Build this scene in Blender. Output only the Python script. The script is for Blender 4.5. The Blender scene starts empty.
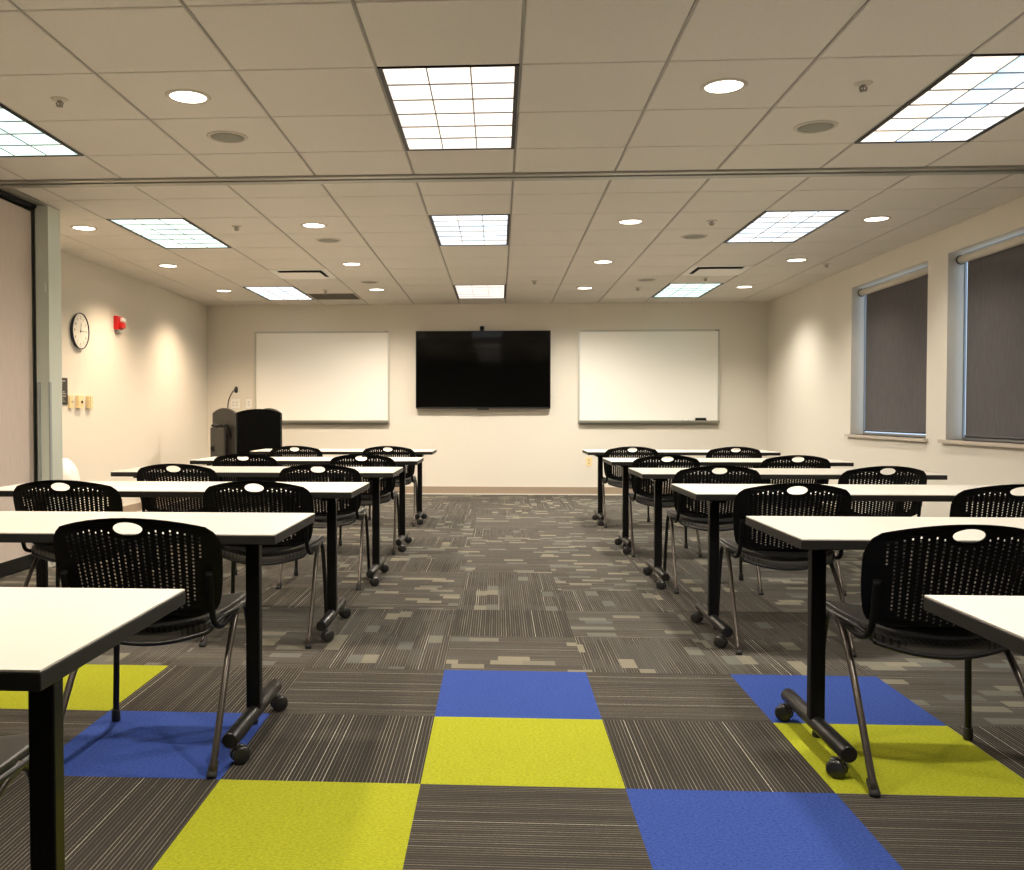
import bpy, bmesh, math, random
from mathutils import Vector, Matrix
random.seed(7)
PI = math.pi
C = bpy.context.scene.collection
SC = bpy.context.scene

# ------------------------------------------------------------ measures (metres)
CAM_H = 1.077
H = 2.543            # ceiling height
XL, XR, YB, YF = -3.94, 3.53, 12.164, -2.6
T = 0.6096           # ceiling module
CX0, CY1, CY2 = 0.0919, 3.2566, 6.1286   # ceiling grid origins (before / after the track)
TRK0, TRK1 = 5.585, 5.745                # partition track across the ceiling
FX, FY, FS = -0.2244, 3.7987, 0.5915     # carpet tile grid

# ------------------------------------------------------------ materials
def mat(name, col, rough=0.6, metal=0.0, spec=0.5):
    m = bpy.data.materials.new(name); m.use_nodes = True
    b = m.node_tree.nodes['Principled BSDF']
    b.inputs['Base Color'].default_value = (*col, 1)
    b.inputs['Roughness'].default_value = rough
    b.inputs['Metallic'].default_value = metal
    b.inputs['Specular IOR Level'].default_value = spec
    return m

class G:
    """tiny node-graph helper"""
    def __init__(s, m): s.m = m; s.t = m.node_tree; s.b = s.t.nodes['Principled BSDF']
    def n(s, typ, **kw):
        o = s.t.nodes.new(typ)
        for k, v in kw.items(): setattr(o, k, v)
        return o
    def l(s, a, b): s.t.links.new(a, b)
    def m2(s, op, a, b=None, c=None, clamp=False):
        o = s.n('ShaderNodeMath', operation=op); o.use_clamp = clamp
        for i, v in enumerate((a, b, c)):
            if v is None: continue
            if isinstance(v, (int, float)): o.inputs[i].default_value = v
            else: s.l(v, o.inputs[i])
        return o.outputs[0]
    def mix(s, f, a, b):
        o = s.n('ShaderNodeMix', data_type='RGBA')
        for i, v in ((0, f), (6, a), (7, b)):
            if isinstance(v, tuple): o.inputs[i].default_value = (*v, 1)
            elif isinstance(v, (int, float)): o.inputs[i].default_value = v
            else: s.l(v, o.inputs[i])
        return o.outputs[2]
    def coord(s):
        tc = s.n('ShaderNodeTexCoord'); return tc.outputs['Object']
    def xyz(s, v):
        o = s.n('ShaderNodeSeparateXYZ'); s.l(v, o.inputs[0]); return o.outputs
    def comb(s, x=0, y=0, z=0):
        o = s.n('ShaderNodeCombineXYZ')
        for i, v in enumerate((x, y, z)):
            if isinstance(v, (int, float)): o.inputs[i].default_value = v
            else: s.l(v, o.inputs[i])
        return o.outputs[0]
    def noise(s, vec, scale, detail=2, rough=0.5):
        o = s.n('ShaderNodeTexNoise'); s.l(vec, o.inputs['Vector'])
        o.inputs['Scale'].default_value = scale; o.inputs['Detail'].default_value = detail
        o.inputs['Roughness'].default_value = rough
        return o.outputs['Fac']
    def white(s, vec):
        o = s.n('ShaderNodeTexWhiteNoise', noise_dimensions='3D'); s.l(vec, o.inputs['Vector']); return o.outputs['Value']
    def bump(s, h, st=0.3, dist=0.002):
        o = s.n('ShaderNodeBump'); o.inputs['Strength'].default_value = st; o.inputs['Distance'].default_value = dist
        s.l(h, o.inputs['Height']); s.l(o.outputs[0], s.b.inputs['Normal'])

def painted(name, col, var=0.03, sc=60, rough=0.75, bump=0.15):
    m = mat(name, col, rough, spec=0.3); g = G(m); v = g.coord()
    n = g.noise(v, sc, 3)
    g.l(g.mix(n, tuple(c*(1-var) for c in col), tuple(min(1, c*(1+var)) for c in col)), g.b.inputs['Base Color'])
    g.bump(n, bump, 0.001); return m

M_wall = painted('wall paint', (0.75, 0.705, 0.615))
M_ceil_tile = painted('mineral fibre tile', (0.70, 0.662, 0.60), 0.10, 220, 0.9, 0.35)
M_ceil_grid = mat('ceiling grid', (0.38, 0.36, 0.32), 0.7)
M_base = painted('vinyl base', (0.37, 0.29, 0.215), 0.04, 20, 0.5)
M_base_lip = mat('base lip', (0.72, 0.68, 0.6), 0.5)
M_alu = mat('brushed aluminium', (0.42, 0.42, 0.37), 0.42, 0.75)
M_alu_dark = mat('track slot', (0.10, 0.10, 0.085), 0.5, 0.3)
M_black = mat('black powder coat', (0.003, 0.003, 0.003), 0.4, spec=0.3)
M_tube = mat('black gloss tube', (0.010, 0.0095, 0.009), 0.33)
M_legtube = mat('dark bronze grey tube', (0.07, 0.058, 0.048), 0.3, 0.55)
M_plastic = mat('black moulded plastic', (0.002, 0.002, 0.002), 0.55, spec=0.18)
M_rubber = mat('rubber', (0.02, 0.02, 0.02), 0.7)
M_castor = mat('castor plastic', (0.018, 0.018, 0.018), 0.3)
M_edge = mat('charcoal edge band', (0.017, 0.016, 0.0145), 0.5, spec=0.3)
M_white = mat('white plastic', (0.85, 0.83, 0.78), 0.4)
M_ivory = mat('ivory plastic', (0.82, 0.66, 0.36), 0.45)
M_red = mat('alarm red', (0.62, 0.01, 0.01), 0.35)
M_clear = mat('strobe lens', (0.85, 0.83, 0.8), 0.12)
M_plaque = mat('plaque', (0.035, 0.034, 0.028), 0.5)
M_plaquetext = mat('plaque lettering', (0.45, 0.42, 0.36), 0.6)
M_screen = mat('tv glass', (0.001, 0.001, 0.001), 0.06, spec=0.3)
M_bezel = mat('tv bezel', (0.01, 0.01, 0.01), 0.35)
M_board = mat('whiteboard enamel', (0.93, 0.91, 0.84), 0.32)
M_boardframe = mat('satin aluminium trim', (0.55, 0.54, 0.48), 0.4, 0.5)
M_tray = mat('tray aluminium', (0.28, 0.27, 0.22), 0.45, 0.5)
M_face = mat('clock face', (0.88, 0.85, 0.76), 0.5)
M_navy = mat('clock rim', (0.012, 0.014, 0.035), 0.25)
M_ink = mat('clock print', (0.12, 0.11, 0.09), 0.6)
M_lect = mat('lectern charcoal laminate', (0.028, 0.027, 0.023), 0.55)
M_lectblack = mat('lectern black fabric', (0.002, 0.002, 0.0018), 0.9, spec=0.05)
M_sill = mat('stone sill', (0.52, 0.45, 0.37), 0.45)
M_tubewhite = mat('blind tube', (0.66, 0.59, 0.49), 0.45)
M_winframe = mat('window frame', (0.35, 0.35, 0.35), 0.4, 0.4)
M_bin = mat('bin plastic', (0.25, 0.25, 0.24), 0.5)
M_speaker = mat('speaker grille', (0.27, 0.27, 0.22), 0.6, 0.2)
M_trimring = mat('painted trim ring', (0.55, 0.5, 0.42), 0.4)
M_sprink = mat('sprinkler chrome', (0.3, 0.28, 0.24), 0.3, 0.7)
M_hole = mat('plenum dark', (0.012, 0.012, 0.012), 0.9)
M_marker_b = mat('blue marker', (0.03, 0.06, 0.5), 0.4)
M_marker_g = mat('green marker', (0.03, 0.25, 0.2), 0.4)
M_marker_r = mat('red marker', (0.6, 0.05, 0.03), 0.4)

def glassmat():
    m = mat('window glass', (1, 1, 1), 0.0); b = m.node_tree.nodes['Principled BSDF']
    b.inputs['Transmission Weight'].default_value = 1.0; b.inputs['IOR'].default_value = 1.02
    return m
M_glass = glassmat()

def laminate():
    m = mat('white laminate', (0.84, 0.80, 0.72), 0.34, spec=0.4); g = G(m); v = g.coord()
    o = g.n('ShaderNodeMapping'); g.l(v, o.inputs[0]); o.inputs['Scale'].default_value = (3, 60, 3)
    n = g.noise(o.outputs[0], 3, 3)
    g.l(g.mix(n, (0.71, 0.672, 0.60), (0.75, 0.712, 0.64)), g.b.inputs['Base Color']); return m
M_lam = laminate()

def fabric(name, a, b, sx, sz, rough=0.9, bumpy=0.2):
    m = mat(name, a, rough, spec=0.15); g = G(m); v = g.coord()
    o = g.n('ShaderNodeMapping'); g.l(v, o.inputs[0]); o.inputs['Scale'].default_value = (sx, sx, sz)
    n = g.noise(o.outputs[0], 1, 3, 0.6)
    r = g.m2('MULTIPLY_ADD', n, 2.2, -0.6, clamp=True)
    g.l(g.mix(r, a, b), g.b.inputs['Base Color']); g.bump(n, bumpy, 0.001); return m
M_pink = fabric('panel fabric', (0.62, 0.53, 0.47), (0.74, 0.64, 0.57), 160, 6)
M_blind = fabric('roller blind cloth', (0.10, 0.094, 0.096), (0.15, 0.14, 0.142), 150, 9)
M_eraser = mat('eraser felt', (0.01, 0.01, 0.01), 0.9)

def bagmat():
    m = mat('white film', (0.86, 0.83, 0.8), 0.3); g = G(m); v = g.coord()
    g.bump(g.noise(v, 18, 4, 0.6), 0.8, 0.01)
    g.b.inputs['Subsurface Weight'].default_value = 0.15; return m
M_bag = bagmat()

def seatmat():
    m = mat('ribbed seat plastic', (0.016, 0.015, 0.0135), 0.42, spec=0.6); g = G(m); x, y, z = g.xyz(g.coord())[:3]
    a = g.m2('ADD', x, g.m2('MULTIPLY', y, 0.55))
    f = g.m2('FRACT', g.m2('MULTIPLY', a, 55))
    s = g.m2('LESS_THAN', f, 0.38)
    band = g.m2('LESS_THAN', y, 0.30)
    rr = g.m2('LESS_THAN', g.m2('FRACT', g.m2('MULTIPLY', y, 26)), 0.62)
    k = g.m2('MULTIPLY', g.m2('MULTIPLY', s, rr), band)
    g.l(g.mix(k, (0.060, 0.055, 0.048), (0.006, 0.006, 0.006)), g.b.inputs['Base Color'])
    g.bump(g.m2('SUBTRACT', 1.0, k), 0.9, 0.004); return m
M_seat = seatmat()

def lensmat(name, tint, stre, stripe=False):
    m = mat(name, (0.9, 0.9, 0.9), 0.4); g = G(m); v = g.coord()
    n = g.noise(v, 4, 2)
    r = g.m2('MULTIPLY_ADD', n, 3.0, -1.0, clamp=True)
    if stripe:   # differently coloured tubes behind the diffuser
        x = g.xyz(v)[0]; mid = g.m2('LESS_THAN', g.m2('ABSOLUTE', x), 0.095); lf = g.m2('LESS_THAN', x, -0.095)
        base = g.mix(lf, (1.0, 1.0, 1.0), (1.0, 0.84, 0.68))
        base = g.mix(mid, base, (0.42, 0.68, 0.95))
        g.l(g.mix(g.m2('MULTIPLY', r, 0.5), base, (1.0, 0.97, 0.94)), g.b.inputs['Emission Color'])
    else: g.l(g.mix(r, tint[0], tint[1]), g.b.inputs['Emission Color'])
    g.b.inputs['Emission Strength'].default_value = stre; return m
LENS_E = 1.15
LENS = [lensmat('lens cool green', ((0.70, 0.93, 0.85), (0.50, 0.80, 0.80)), LENS_E),
        lensmat('lens warm white', ((1.0, 0.90, 0.84), (0.85, 0.72, 0.62)), LENS_E),
        lensmat('lens blue white', ((1.0, 0.95, 0.90), (0.48, 0.72, 0.95)), LENS_E),
        lensmat('lens striped', None, LENS_E, True)]
M_louver = mat('louver blade', (0.30, 0.30, 0.29), 0.5)
def emi(name, col, s):
    m = mat(name, col, 0.5); b = m.node_tree.nodes['Principled BSDF']
    b.inputs['Emission Color'].default_value = (*col, 1); b.inputs['Emission Strength'].default_value = s; return m
M_lamp = emi('downlight lamp', (1.0, 0.90, 0.76), 6.0)

# carpets -----------------------------------------------------
def carpet_line(name, axis, mosaic=0.0, tone=1.0):
    """brown-grey loop pile with fine pale lines running along x (axis 0) or y (axis 1)"""
    m = mat(name, (0.1, 0.09, 0.08), 0.95, spec=0.1); g = G(m); x, y, z = g.xyz(g.coord())[:3]
    across, along = (y, x) if axis == 0 else (x, y)
    tu = g.m2('FLOOR', g.m2('DIVIDE', g.m2('SUBTRACT', x, FX), FS)); tv = g.m2('FLOOR', g.m2('DIVIDE', g.m2('SUBTRACT', y, FY), FS))
    p = 0.0118
    q = g.m2('DIVIDE', across, p); li = g.m2('FLOOR', q); fr = g.m2('FRACT', q)
    wob = g.m2('MULTIPLY', g.noise(g.coord(), 160, 1), 0.24)
    line = g.m2('LESS_THAN', g.m2('ABSOLUTE', g.m2('SUBTRACT', g.m2('ADD', fr, wob), 0.6)), 0.105)
    rnd = g.white(g.comb(li, tu, tv))
    seg = g.noise(g.comb(g.m2('MULTIPLY', along, 1.0), g.m2('MULTIPLY', li, 7.31), 0), 2.6, 1)
    segm = g.m2('MULTIPLY_ADD', seg, 1.6, -0.1, clamp=True)
    inten = g.m2('MULTIPLY', g.m2('MULTIPLY_ADD', rnd, 0.75, 0.25), segm)
    bright = g.m2('GREATER_THAN', rnd, 0.955)
    inten = g.m2('MAXIMUM', inten, bright)
    k = g.m2('MULTIPLY', line, inten)
    patch = g.noise(g.coord(), 1.7, 2)
    fine = g.noise(g.coord(), 420, 2)
    b0 = g.mix(patch, tuple(c*tone for c in (0.040, 0.035, 0.030)), tuple(c*tone for c in (0.080, 0.071, 0.061)))
    b0 = g.mix(g.m2('MULTIPLY', fine, 0.7), b0, (0.020, 0.018, 0.016))
    col = g.mix(g.m2('MULTIPLY', k, 0.85), b0, g.mix(bright, (0.36, 0.325, 0.255), (0.50, 0.475, 0.385)))
    if mosaic > 0:
        br = 0.066
        v2 = g.m2('FLOOR', g.m2('DIVIDE', across, br))
        off = g.m2('MULTIPLY', g.white(g.comb(v2, 3.3, tu)), 1.0)
        u2 = g.m2('FLOOR', g.m2('ADD', g.m2('DIVIDE', along, 0.14), off))
        w = g.white(g.comb(u2, v2, 1.7))
        hue = g.white(g.comb(u2, v2, 9.2))
        on = g.m2('GREATER_THAN', w, 1.0 - mosaic)
        pc = g.mix(hue, (0.31, 0.28, 0.205), (0.13, 0.14, 0.13))
        pc = g.mix(g.m2('MULTIPLY', fine, 0.6), pc, (0.07, 0.065, 0.052))
        col = g.mix(g.m2('MULTIPLY', on, 0.85), col, pc)
        on2 = g.m2('LESS_THAN', w, 0.35)
        col = g.mix(g.m2('MULTIPLY', on2, 0.45), col, (0.085, 0.082, 0.072))
    g.l(col, g.b.inputs['Base Color'])
    g.bump(fine, 0.5, 0.003); return m

def carpet_plain(name, a, b, c):
    m = mat(name, a, 0.95, spec=0.1); g = G(m); v = g.coord()
    o = g.n('ShaderNodeMapping'); g.l(v, o.inputs[0]); o.inputs['Scale'].default_value = (1, 1.9, 1)
    n = g.noise(o.outputs[0], 95, 3, 0.7); n2 = g.noise(v, 12, 2); n3 = g.noise(o.outputs[0], 260, 2, 0.6)
    f = g.m2('MULTIPLY_ADD', n, 3.0, -1.0, clamp=True)
    col = g.mix(f, a, b); col = g.mix(g.m2('MULTIPLY_ADD', n3, 2.4, -1.2, clamp=True), col, c)
    col = g.mix(g.m2('MULTIPLY', n2, 0.25), col, a)
    g.l(col, g.b.inputs['Base Color']); g.bump(n, 0.6, 0.003); return m
CARP = [carpet_plain('carpet blue', (0.018, 0.042, 0.20), (0.050, 0.095, 0.36), (0.11, 0.17, 0.44)),
        carpet_plain('carpet lime', (0.255, 0.275, 0.010), (0.43, 0.455, 0.022), (0.56, 0.58, 0.12)),
        carpet_line('carpet lines across', 0, 0.0, 0.95), carpet_line('carpet lines lengthwise', 1, 0.0, 0.8),
        carpet_line('carpet mosaic across', 0, 0.18, 1.25), carpet_line('carpet mosaic lengthwise', 1, 0.12, 1.1),
        carpet_line('carpet mosaic pale', 0, 0.32, 1.5)]

# ------------------------------------------------------------ mesh helpers
def box(bm, x0, x1, y0, y1, z0, z1, mi=0, bev=0.0):
    vs = [bm.verts.new(p) for p in ((x0,y0,z0),(x1,y0,z0),(x1,y1,z0),(x0,y1,z0),(x0,y0,z1),(x1,y0,z1),(x1,y1,z1),(x0,y1,z1))]
    fs = [bm.faces.new([vs[i] for i in q]) for q in ((3,2,1,0),(4,5,6,7),(0,1,5,4),(1,2,6,5),(2,3,7,6),(3,0,4,7))]
    for f in fs: f.material_index = mi
    if bev > 0:
        es = list({e for f in fs for e in f.edges})
        r = bmesh.ops.bevel(bm, geom=es, offset=bev, segments=2, affect='EDGES', profile=0.5)
        for f in r['faces']: f.material_index = mi
def B(*boxes, bev=0.0):
    bm = bmesh.new()
    for b in boxes: box(bm, *b[:6], mi=(b[6] if len(b) > 6 else 0), bev=bev)
    return bm
def tube(bm, pts, r, seg=12, mi=0, caps=True, rs=None):
    pts = [Vector(p) for p in pts]; rings = []
    up = None
    for i, p in enumerate(pts):
        d = (pts[min(i+1, len(pts)-1)] - pts[max(i-1, 0)]).normalized()
        if up is None:
            up = Vector((0, 0, 1)) if abs(d.z) < 0.9 else Vector((1, 0, 0))
        s = d.cross(up).normalized(); up = s.cross(d).normalized()
        rr = rs[i] if rs else r
        rings.append([bm.verts.new(p + rr*(math.cos(a)*s + math.sin(a)*up)) for a in (2*PI*k/seg for k in range(seg))])
    for a, b in zip(rings, rings[1:]):
        for k in range(seg):
            f = bm.faces.new((a[k], a[(k+1) % seg], b[(k+1) % seg], b[k])); f.material_index = mi; f.smooth = True
    if caps:
        for rg in (rings[0][::-1], rings[-1]):
            f = bm.faces.new(rg); f.material_index = mi
def lathe(bm, prof, origin=(0,0,0), axis='Z', seg=32, mi=0, smooth=True):
    o = Vector(origin); rings = []
    for r, h in prof:
        ring = []
        for k in range(seg):
            a = 2*PI*k/seg; c, s = r*math.cos(a), r*math.sin(a)
            p = {'Z': (c, s, h), 'Y': (c, h, s), 'X': (h, c, s)}[axis]
            ring.append(bm.verts.new(o + Vector(p)))
        rings.append(ring)
    for a, b in zip(rings, rings[1:]):
        for k in range(seg):
            f = bm.faces.new((a[k], a[(k+1) % seg], b[(k+1) % seg], b[k])); f.material_index = mi; f.smooth = smooth
    for rg in (rings[0], rings[-1]):
        if rg[0].co != rg[1].co:
            try: bm.faces.new(rg).material_index = mi
            except ValueError: pass
def smooth_path(pts, n=6):
    """Catmull-Rom"""
    P = [Vector(p) for p in pts]; P = [2*P[0]-P[1]] + P + [2*P[-1]-P[-2]]; out = []
    for i in range(1, len(P)-2):
        a, b, c, d = P[i-1:i+3]
        for k in range(n):
            t = k/n
            out.append(0.5*((2*b) + (c-a)*t + (2*a-5*b+4*c-d)*t*t + (-a+3*b-3*c+d)*t**3))
    out.append(P[-2]); return out
def obj(name, bm, mats, parent=None, smooth=None, loc=None):
    me = bpy.data.meshes.new(name)
    if isinstance(bm, bmesh.types.BMesh):
        bmesh.ops.recalc_face_normals(bm, faces=bm.faces)
        bm.to_mesh(me); bm.free()
    else: me = bm; me.name = name
    for m in (mats if isinstance(mats, (list, tuple)) else [mats]): me.materials.append(m)
    o = bpy.data.objects.new(name, me); C.objects.link(o)
    if parent is not None: o.parent = parent
    if loc: o.location = loc
    return o
def struct(name, bm, mats, **k):
    o = obj(name, bm, mats, **k); o['kind'] = 'structure'; return o
def thing(name, label, cat, loc=(0,0,0), rz=0.0, group=None):
    o = bpy.data.objects.new(name, None); C.objects.link(o); o.empty_display_size = 0.1
    o.location = loc; o.rotation_euler = (0, 0, rz); o['label'] = label; o['category'] = cat
    if group: o['group'] = group
    return o
def tag(o, label, cat, group=None):
    o['label'] = label; o['category'] = cat
    if group: o['group'] = group
    return o
def dup(root, loc, label, rz=None, skip=()):
    r = root.copy(); C.objects.link(r); r.location = loc; r['label'] = label
    if rz is not None: r.rotation_euler = (0, 0, rz)
    for ch in list(root.children):
        c = ch.copy(); C.objects.link(c); c.parent = r
        for gch in list(ch.children):
            d = gch.copy(); C.objects.link(d); d.parent = c
    return r
def curve_mesh(name, outer, holes, thick):
    """flat outline with holes, filled and given thickness, as mesh data (in its own xy plane)"""
    cu = bpy.data.curves.new(name, 'CURVE'); cu.dimensions = '2D'; cu.fill_mode = 'BOTH'
    cu.extrude = thick/2
    for loop in [outer] + holes:
        sp = cu.splines.new('POLY'); sp.points.add(len(loop)-1)
        for p, q in zip(sp.points, loop): p.co = (q[0], q[1], 0, 1)
        sp.use_cyclic_u = True
    o = bpy.data.objects.new(name, cu); C.objects.link(o)
    dg = bpy.context.evaluated_depsgraph_get(); dg.update()
    me = bpy.data.meshes.new_from_object(o.evaluated_get(dg))
    bpy.data.objects.remove(o); bpy.data.curves.remove(cu)
    return me
def text_into(bm, s, size, M, mi=0):
    cu = bpy.data.curves.new('t', 'FONT'); cu.body = s; cu.size = size; cu.align_x = 'CENTER'; cu.align_y = 'CENTER'; cu.extrude = 0.0004
    o = bpy.data.objects.new('t', cu); C.objects.link(o)
    dg = bpy.context.evaluated_depsgraph_get(); dg.update()
    me = bpy.data.meshes.new_from_object(o.evaluated_get(dg)); me.transform(M)
    n = len(bm.faces); bm.from_mesh(me); bm.faces.ensure_lookup_table()
    for f in bm.faces[n:]: f.material_index = mi
    bpy.data.objects.remove(o); bpy.data.curves.remove(cu); bpy.data.meshes.remove(me)

# ------------------------------------------------------------ floor
bm = bmesh.new()
special = {(0,0):0,(0,1):1,(-1,2):1,(1,2):0,(2,0):0,(2,1):1,(-3,0):1,(-2,1):0,
           (0,2):2,(-2,2):3,(-3,2):3,(-4,2):3,(2,2):2,(3,2):2,(-1,1):3,(1,1):3,(3,1):3,(-3,1):2,(-4,1):3,(-1,0):2,(1,0):2,(-2,0):3,(3,0):4,(-4,0):2,
           (0,-1):4,(-1,-1):5,(1,-1):5,(-2,-1):4,(2,-1):5,(3,-1):4,(0,-2):3,(-1,-2):5,(1,-2):4,(0,-3):5,(-1,-3):4,(1,-3):5,(-2,-2):4}
i0 = math.floor((XL-FX)/FS); i1 = math.ceil((XR-FX)/FS)
k0 = math.floor((FY-YB)/FS); k1 = math.ceil((FY-YF)/FS)
for i in range(i0, i1):
    for k in range(k0, k1):
        xa, xb = max(XL, FX+i*FS), min(XR, FX+(i+1)*FS); ya, yb = max(YF, FY-(k+1)*FS), min(YB, FY-k*FS)
        if xb-xa < 1e-4 or yb-ya < 1e-4: continue
        f = bm.faces.new([bm.verts.new(p) for p in ((xa,ya,0),(xb,ya,0),(xb,yb,0),(xa,yb,0))])
        if (i, k) in special: f.material_index = special[(i, k)]
        elif k >= 0: f.material_index = random.choice((2, 3))
        else: f.material_index = random.choice((4, 4, 4, 5, 5, 6) if k < -3 else (4, 5, 3, 5))
box(bm, XL, XR, YF, YB, -0.08, -0.01, 2)
struct('floor', bm, CARP)

# ------------------------------------------------------------ walls
struct('wall_back', B((XL-0.2, XR+0.2, YB, YB+0.15, 0, H+0.1)), M_wall)
struct('wall_front', B((XL-0.2, XR+0.2, YF-0.15, YF, 0, H+0.1)), M_wall)
struct('wall_left', B((XL-0.15, XL, YF, YB, 0, H+0.1)), M_wall)
WZ0, WZ1, WD = 0.875, 2.338, 0.125
WIN = [(7.725, 9.34), (5.775, 7.39)]
wb = [(XR, XR+0.132, YF, YB, 0, WZ0), (XR, XR+0.132, YF, YB, WZ1, H+0.1),
      (XR, XR+0.132, WIN[0][1], YB, WZ0, WZ1), (XR, XR+0.132, WIN[1][1], WIN[0][0], WZ0, WZ1), (XR, XR+0.132, YF, WIN[1][0], WZ0, WZ1)]
struct('wall_right', B(*wb), M_wall)
BH = 0.105
def basebd(name, b, lip):
    bm = B((*b, 0))
    box(bm, *lip, 1); struct(name, bm, [M_base, M_base_lip])
basebd('baseboard_back', (XL, XR, YB-0.012, YB, 0.012, BH), (XL, XR, YB-0.02, YB, 0, 0.014))
basebd('baseboard_left', (XL, XL+0.012, YF, YB, 0.012, BH), (XL, XL+0.02, YF, YB, 0, 0.014))
basebd('baseboard_right', (XR-0.012, XR, YF, YB, 0.012, BH), (XR-0.02, XR, YF, YB, 0, 0.014))

# windows with roller blinds
for n, (y0, y1) in enumerate(WIN):
    xg = XR+WD
    w = struct('window_%d' % (n+1), B((xg, xg+0.02, y0, y0+0.03, WZ0, WZ1), (xg, xg+0.02, y1-0.004, y1, WZ0, WZ1),
               (xg, xg+0.02, y0, y1, WZ0, WZ0+0.02), (xg, xg+0.02, y0, y1, WZ1-0.004, WZ1)), M_winframe)
    obj('pane', B((xg+0.001, xg+0.005, y0+0.03, y1-0.004, WZ0+0.02, WZ1-0.004)), M_glass, w)
    sl = obj('sill', B((XR-0.035, XR+WD, y0-0.04, y1+0.06, WZ0-0.028, WZ0)), M_sill, w)
    which = ('far', 'the fully visible one') if n == 0 else ('near', 'cut off by the right frame edge')
    t = thing('roller_blind', 'grey cloth roller blind in the %s window, %s' % which, 'blind', (XR+0.087, (y0+y1)/2, WZ0), 0, 'roller blinds in the right wall')
    hw = (y1-y0)/2; zt = WZ1-WZ0-0.054
    bm = bmesh.new(); tube(bm, [(0, -hw+0.03, zt), (0, hw-0.03, zt)], 0.032, 20); obj('roller', bm, M_tubewhite, t)
    for s in (-1, 1):
        bm = bmesh.new(); lathe(bm, [(0.0, s*(hw-0.03)), (0.037, s*(hw-0.03)), (0.037, s*(hw-0.016)), (0.0, s*(hw-0.016))], (0, 0, zt), 'Y', 20)
        obj('end_cap', bm, M_black, t)
    zb = 0.03 if n == 0 else 0.018
    obj('cloth', B((0.031, 0.033, -hw+0.05, hw-0.065, zb, zt)), M_blind, t)
    bm = bmesh.new(); tube(bm, [(0.032, -hw+0.05, zb+0.012), (0.032, hw-0.065, zb+0.012)], 0.009, 10); obj('hem_bar', bm, M_blind, t)

# ------------------------------------------------------------ ceiling
def zone_rows(which):
    if which == 1:
        r = [CY1+k*T for k in range(-10, 4)]; r = [YF] + [v for v in r if v > YF+0.02] + [TRK0]
    else:
        r = [TRK1] + [CY2+k*T for k in range(0, 10)] + [YB]
    return r
cols = [XL] + [CX0+k*T for k in range(-6, 6)] + [XR]
tro = []; dif = []; ret = []
for c in (-5, -1, 3):
    tro += [(CX0+c*T, CY1+1*T, 1, c), (CX0+c*T, CY2+1*T, 2, c), (CX0+c*T, CY2+7*T, 3, c), (CX0+c*T, CY1-3*T, 0, c), (CX0+c*T, CY1-7*T, -1, c)]  # last two rows are out of frame, added to light the foreground
dif = [(CX0-4*T, CY2+5*T), (CX0+3*T, CY2+5*T)]; ret = [(CX0-4*T, CY2+8*T)]
def is_open(x, y):
    for tx, ty, *_ in tro:
        if tx < x < tx+T and ty < y < ty+2*T: return True
    for tx, ty in dif+ret:
        if tx < x < tx+T and ty < y < ty+T: return True
    return False
bm = bmesh.new(); g_ = 0.0065; d_ = 0.008
for z in (1, 2):
    rows = zone_rows(z)
    for xa, xb in zip(cols, cols[1:]):
        for ya, yb in zip(rows, rows[1:]):
            mx, my = (xa+xb)/2, (ya+yb)/2
            if is_open(mx, my): continue
            if z == 2 and mx < -3.1 and ya < 6.0: xa2 = max(xa, -3.15)
            else: xa2 = xa
            if xb-xa2 < 0.03: continue
            x0 = xa2+(g_ if xa2 > XL else 0); x1 = xb-(g_ if xb < XR else 0)
            y0, y1 = ya+g_*0.75, yb-(g_*0.75 if yb < YB else 0)
            e = 0.003
            v = [bm.verts.new(p) for p in ((x0,y0,H+d_),(x1,y0,H+d_),(x1,y1,H+d_),(x0,y1,H+d_),(x0,y0,H+e),(x1,y0,H+e),(x1,y1,H+e),(x0,y1,H+e),
                                           (x0+e,y0+e,H),(x1-e,y0+e,H),(x1-e,y1-e,H),(x0+e,y1-e,H))]
            bm.faces.new([v[i] for i in (8,9,10,11)])
            for a in range(4):
                b = (a+1) % 4
                bm.faces.new((v[a], v[b], v[4+b], v[4+a])); bm.faces.new((v[4+a], v[4+b], v[8+b], v[8+a]))
    for x in cols[1:-1]:
        box(bm, x-0.0036, x+0.0036, rows[0], rows[-1], H+0.002, H+d_, 1)
n_f = len(bm.faces)
box(bm, XL-0.1, XR+0.1, YF-0.1, YB+0.1, H+d_, H+0.15, 1)
struct('ceiling', bm, [M_ceil_tile, M_ceil_grid])
# partition track
struct('trim_1', B((XL, XR, TRK0, TRK0+0.045, H-0.012, H+d_, 0), (XL, XR, TRK0+0.045, TRK0+0.075, H-0.004, H+d_, 1), (XL, XR, TRK0+0.075, TRK0+0.10, H-0.014, H+d_, 0),
       (XL, XR, TRK0+0.10, TRK0+0.115, H-0.004, H+d_, 1), (XL, XR, TRK0+0.115, TRK1, H-0.010, H+d_, 0)), [M_alu, M_alu_dark])
# soffit over panel bay and bay track
struct('trim_2', B((XL, -3.15, TRK1, 6.42, H-0.012, H+d_, 0), (-3.35, -3.22, 5.0, 6.24, H-0.03, H-0.012, 1)), [M_alu, M_hole])
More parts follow.
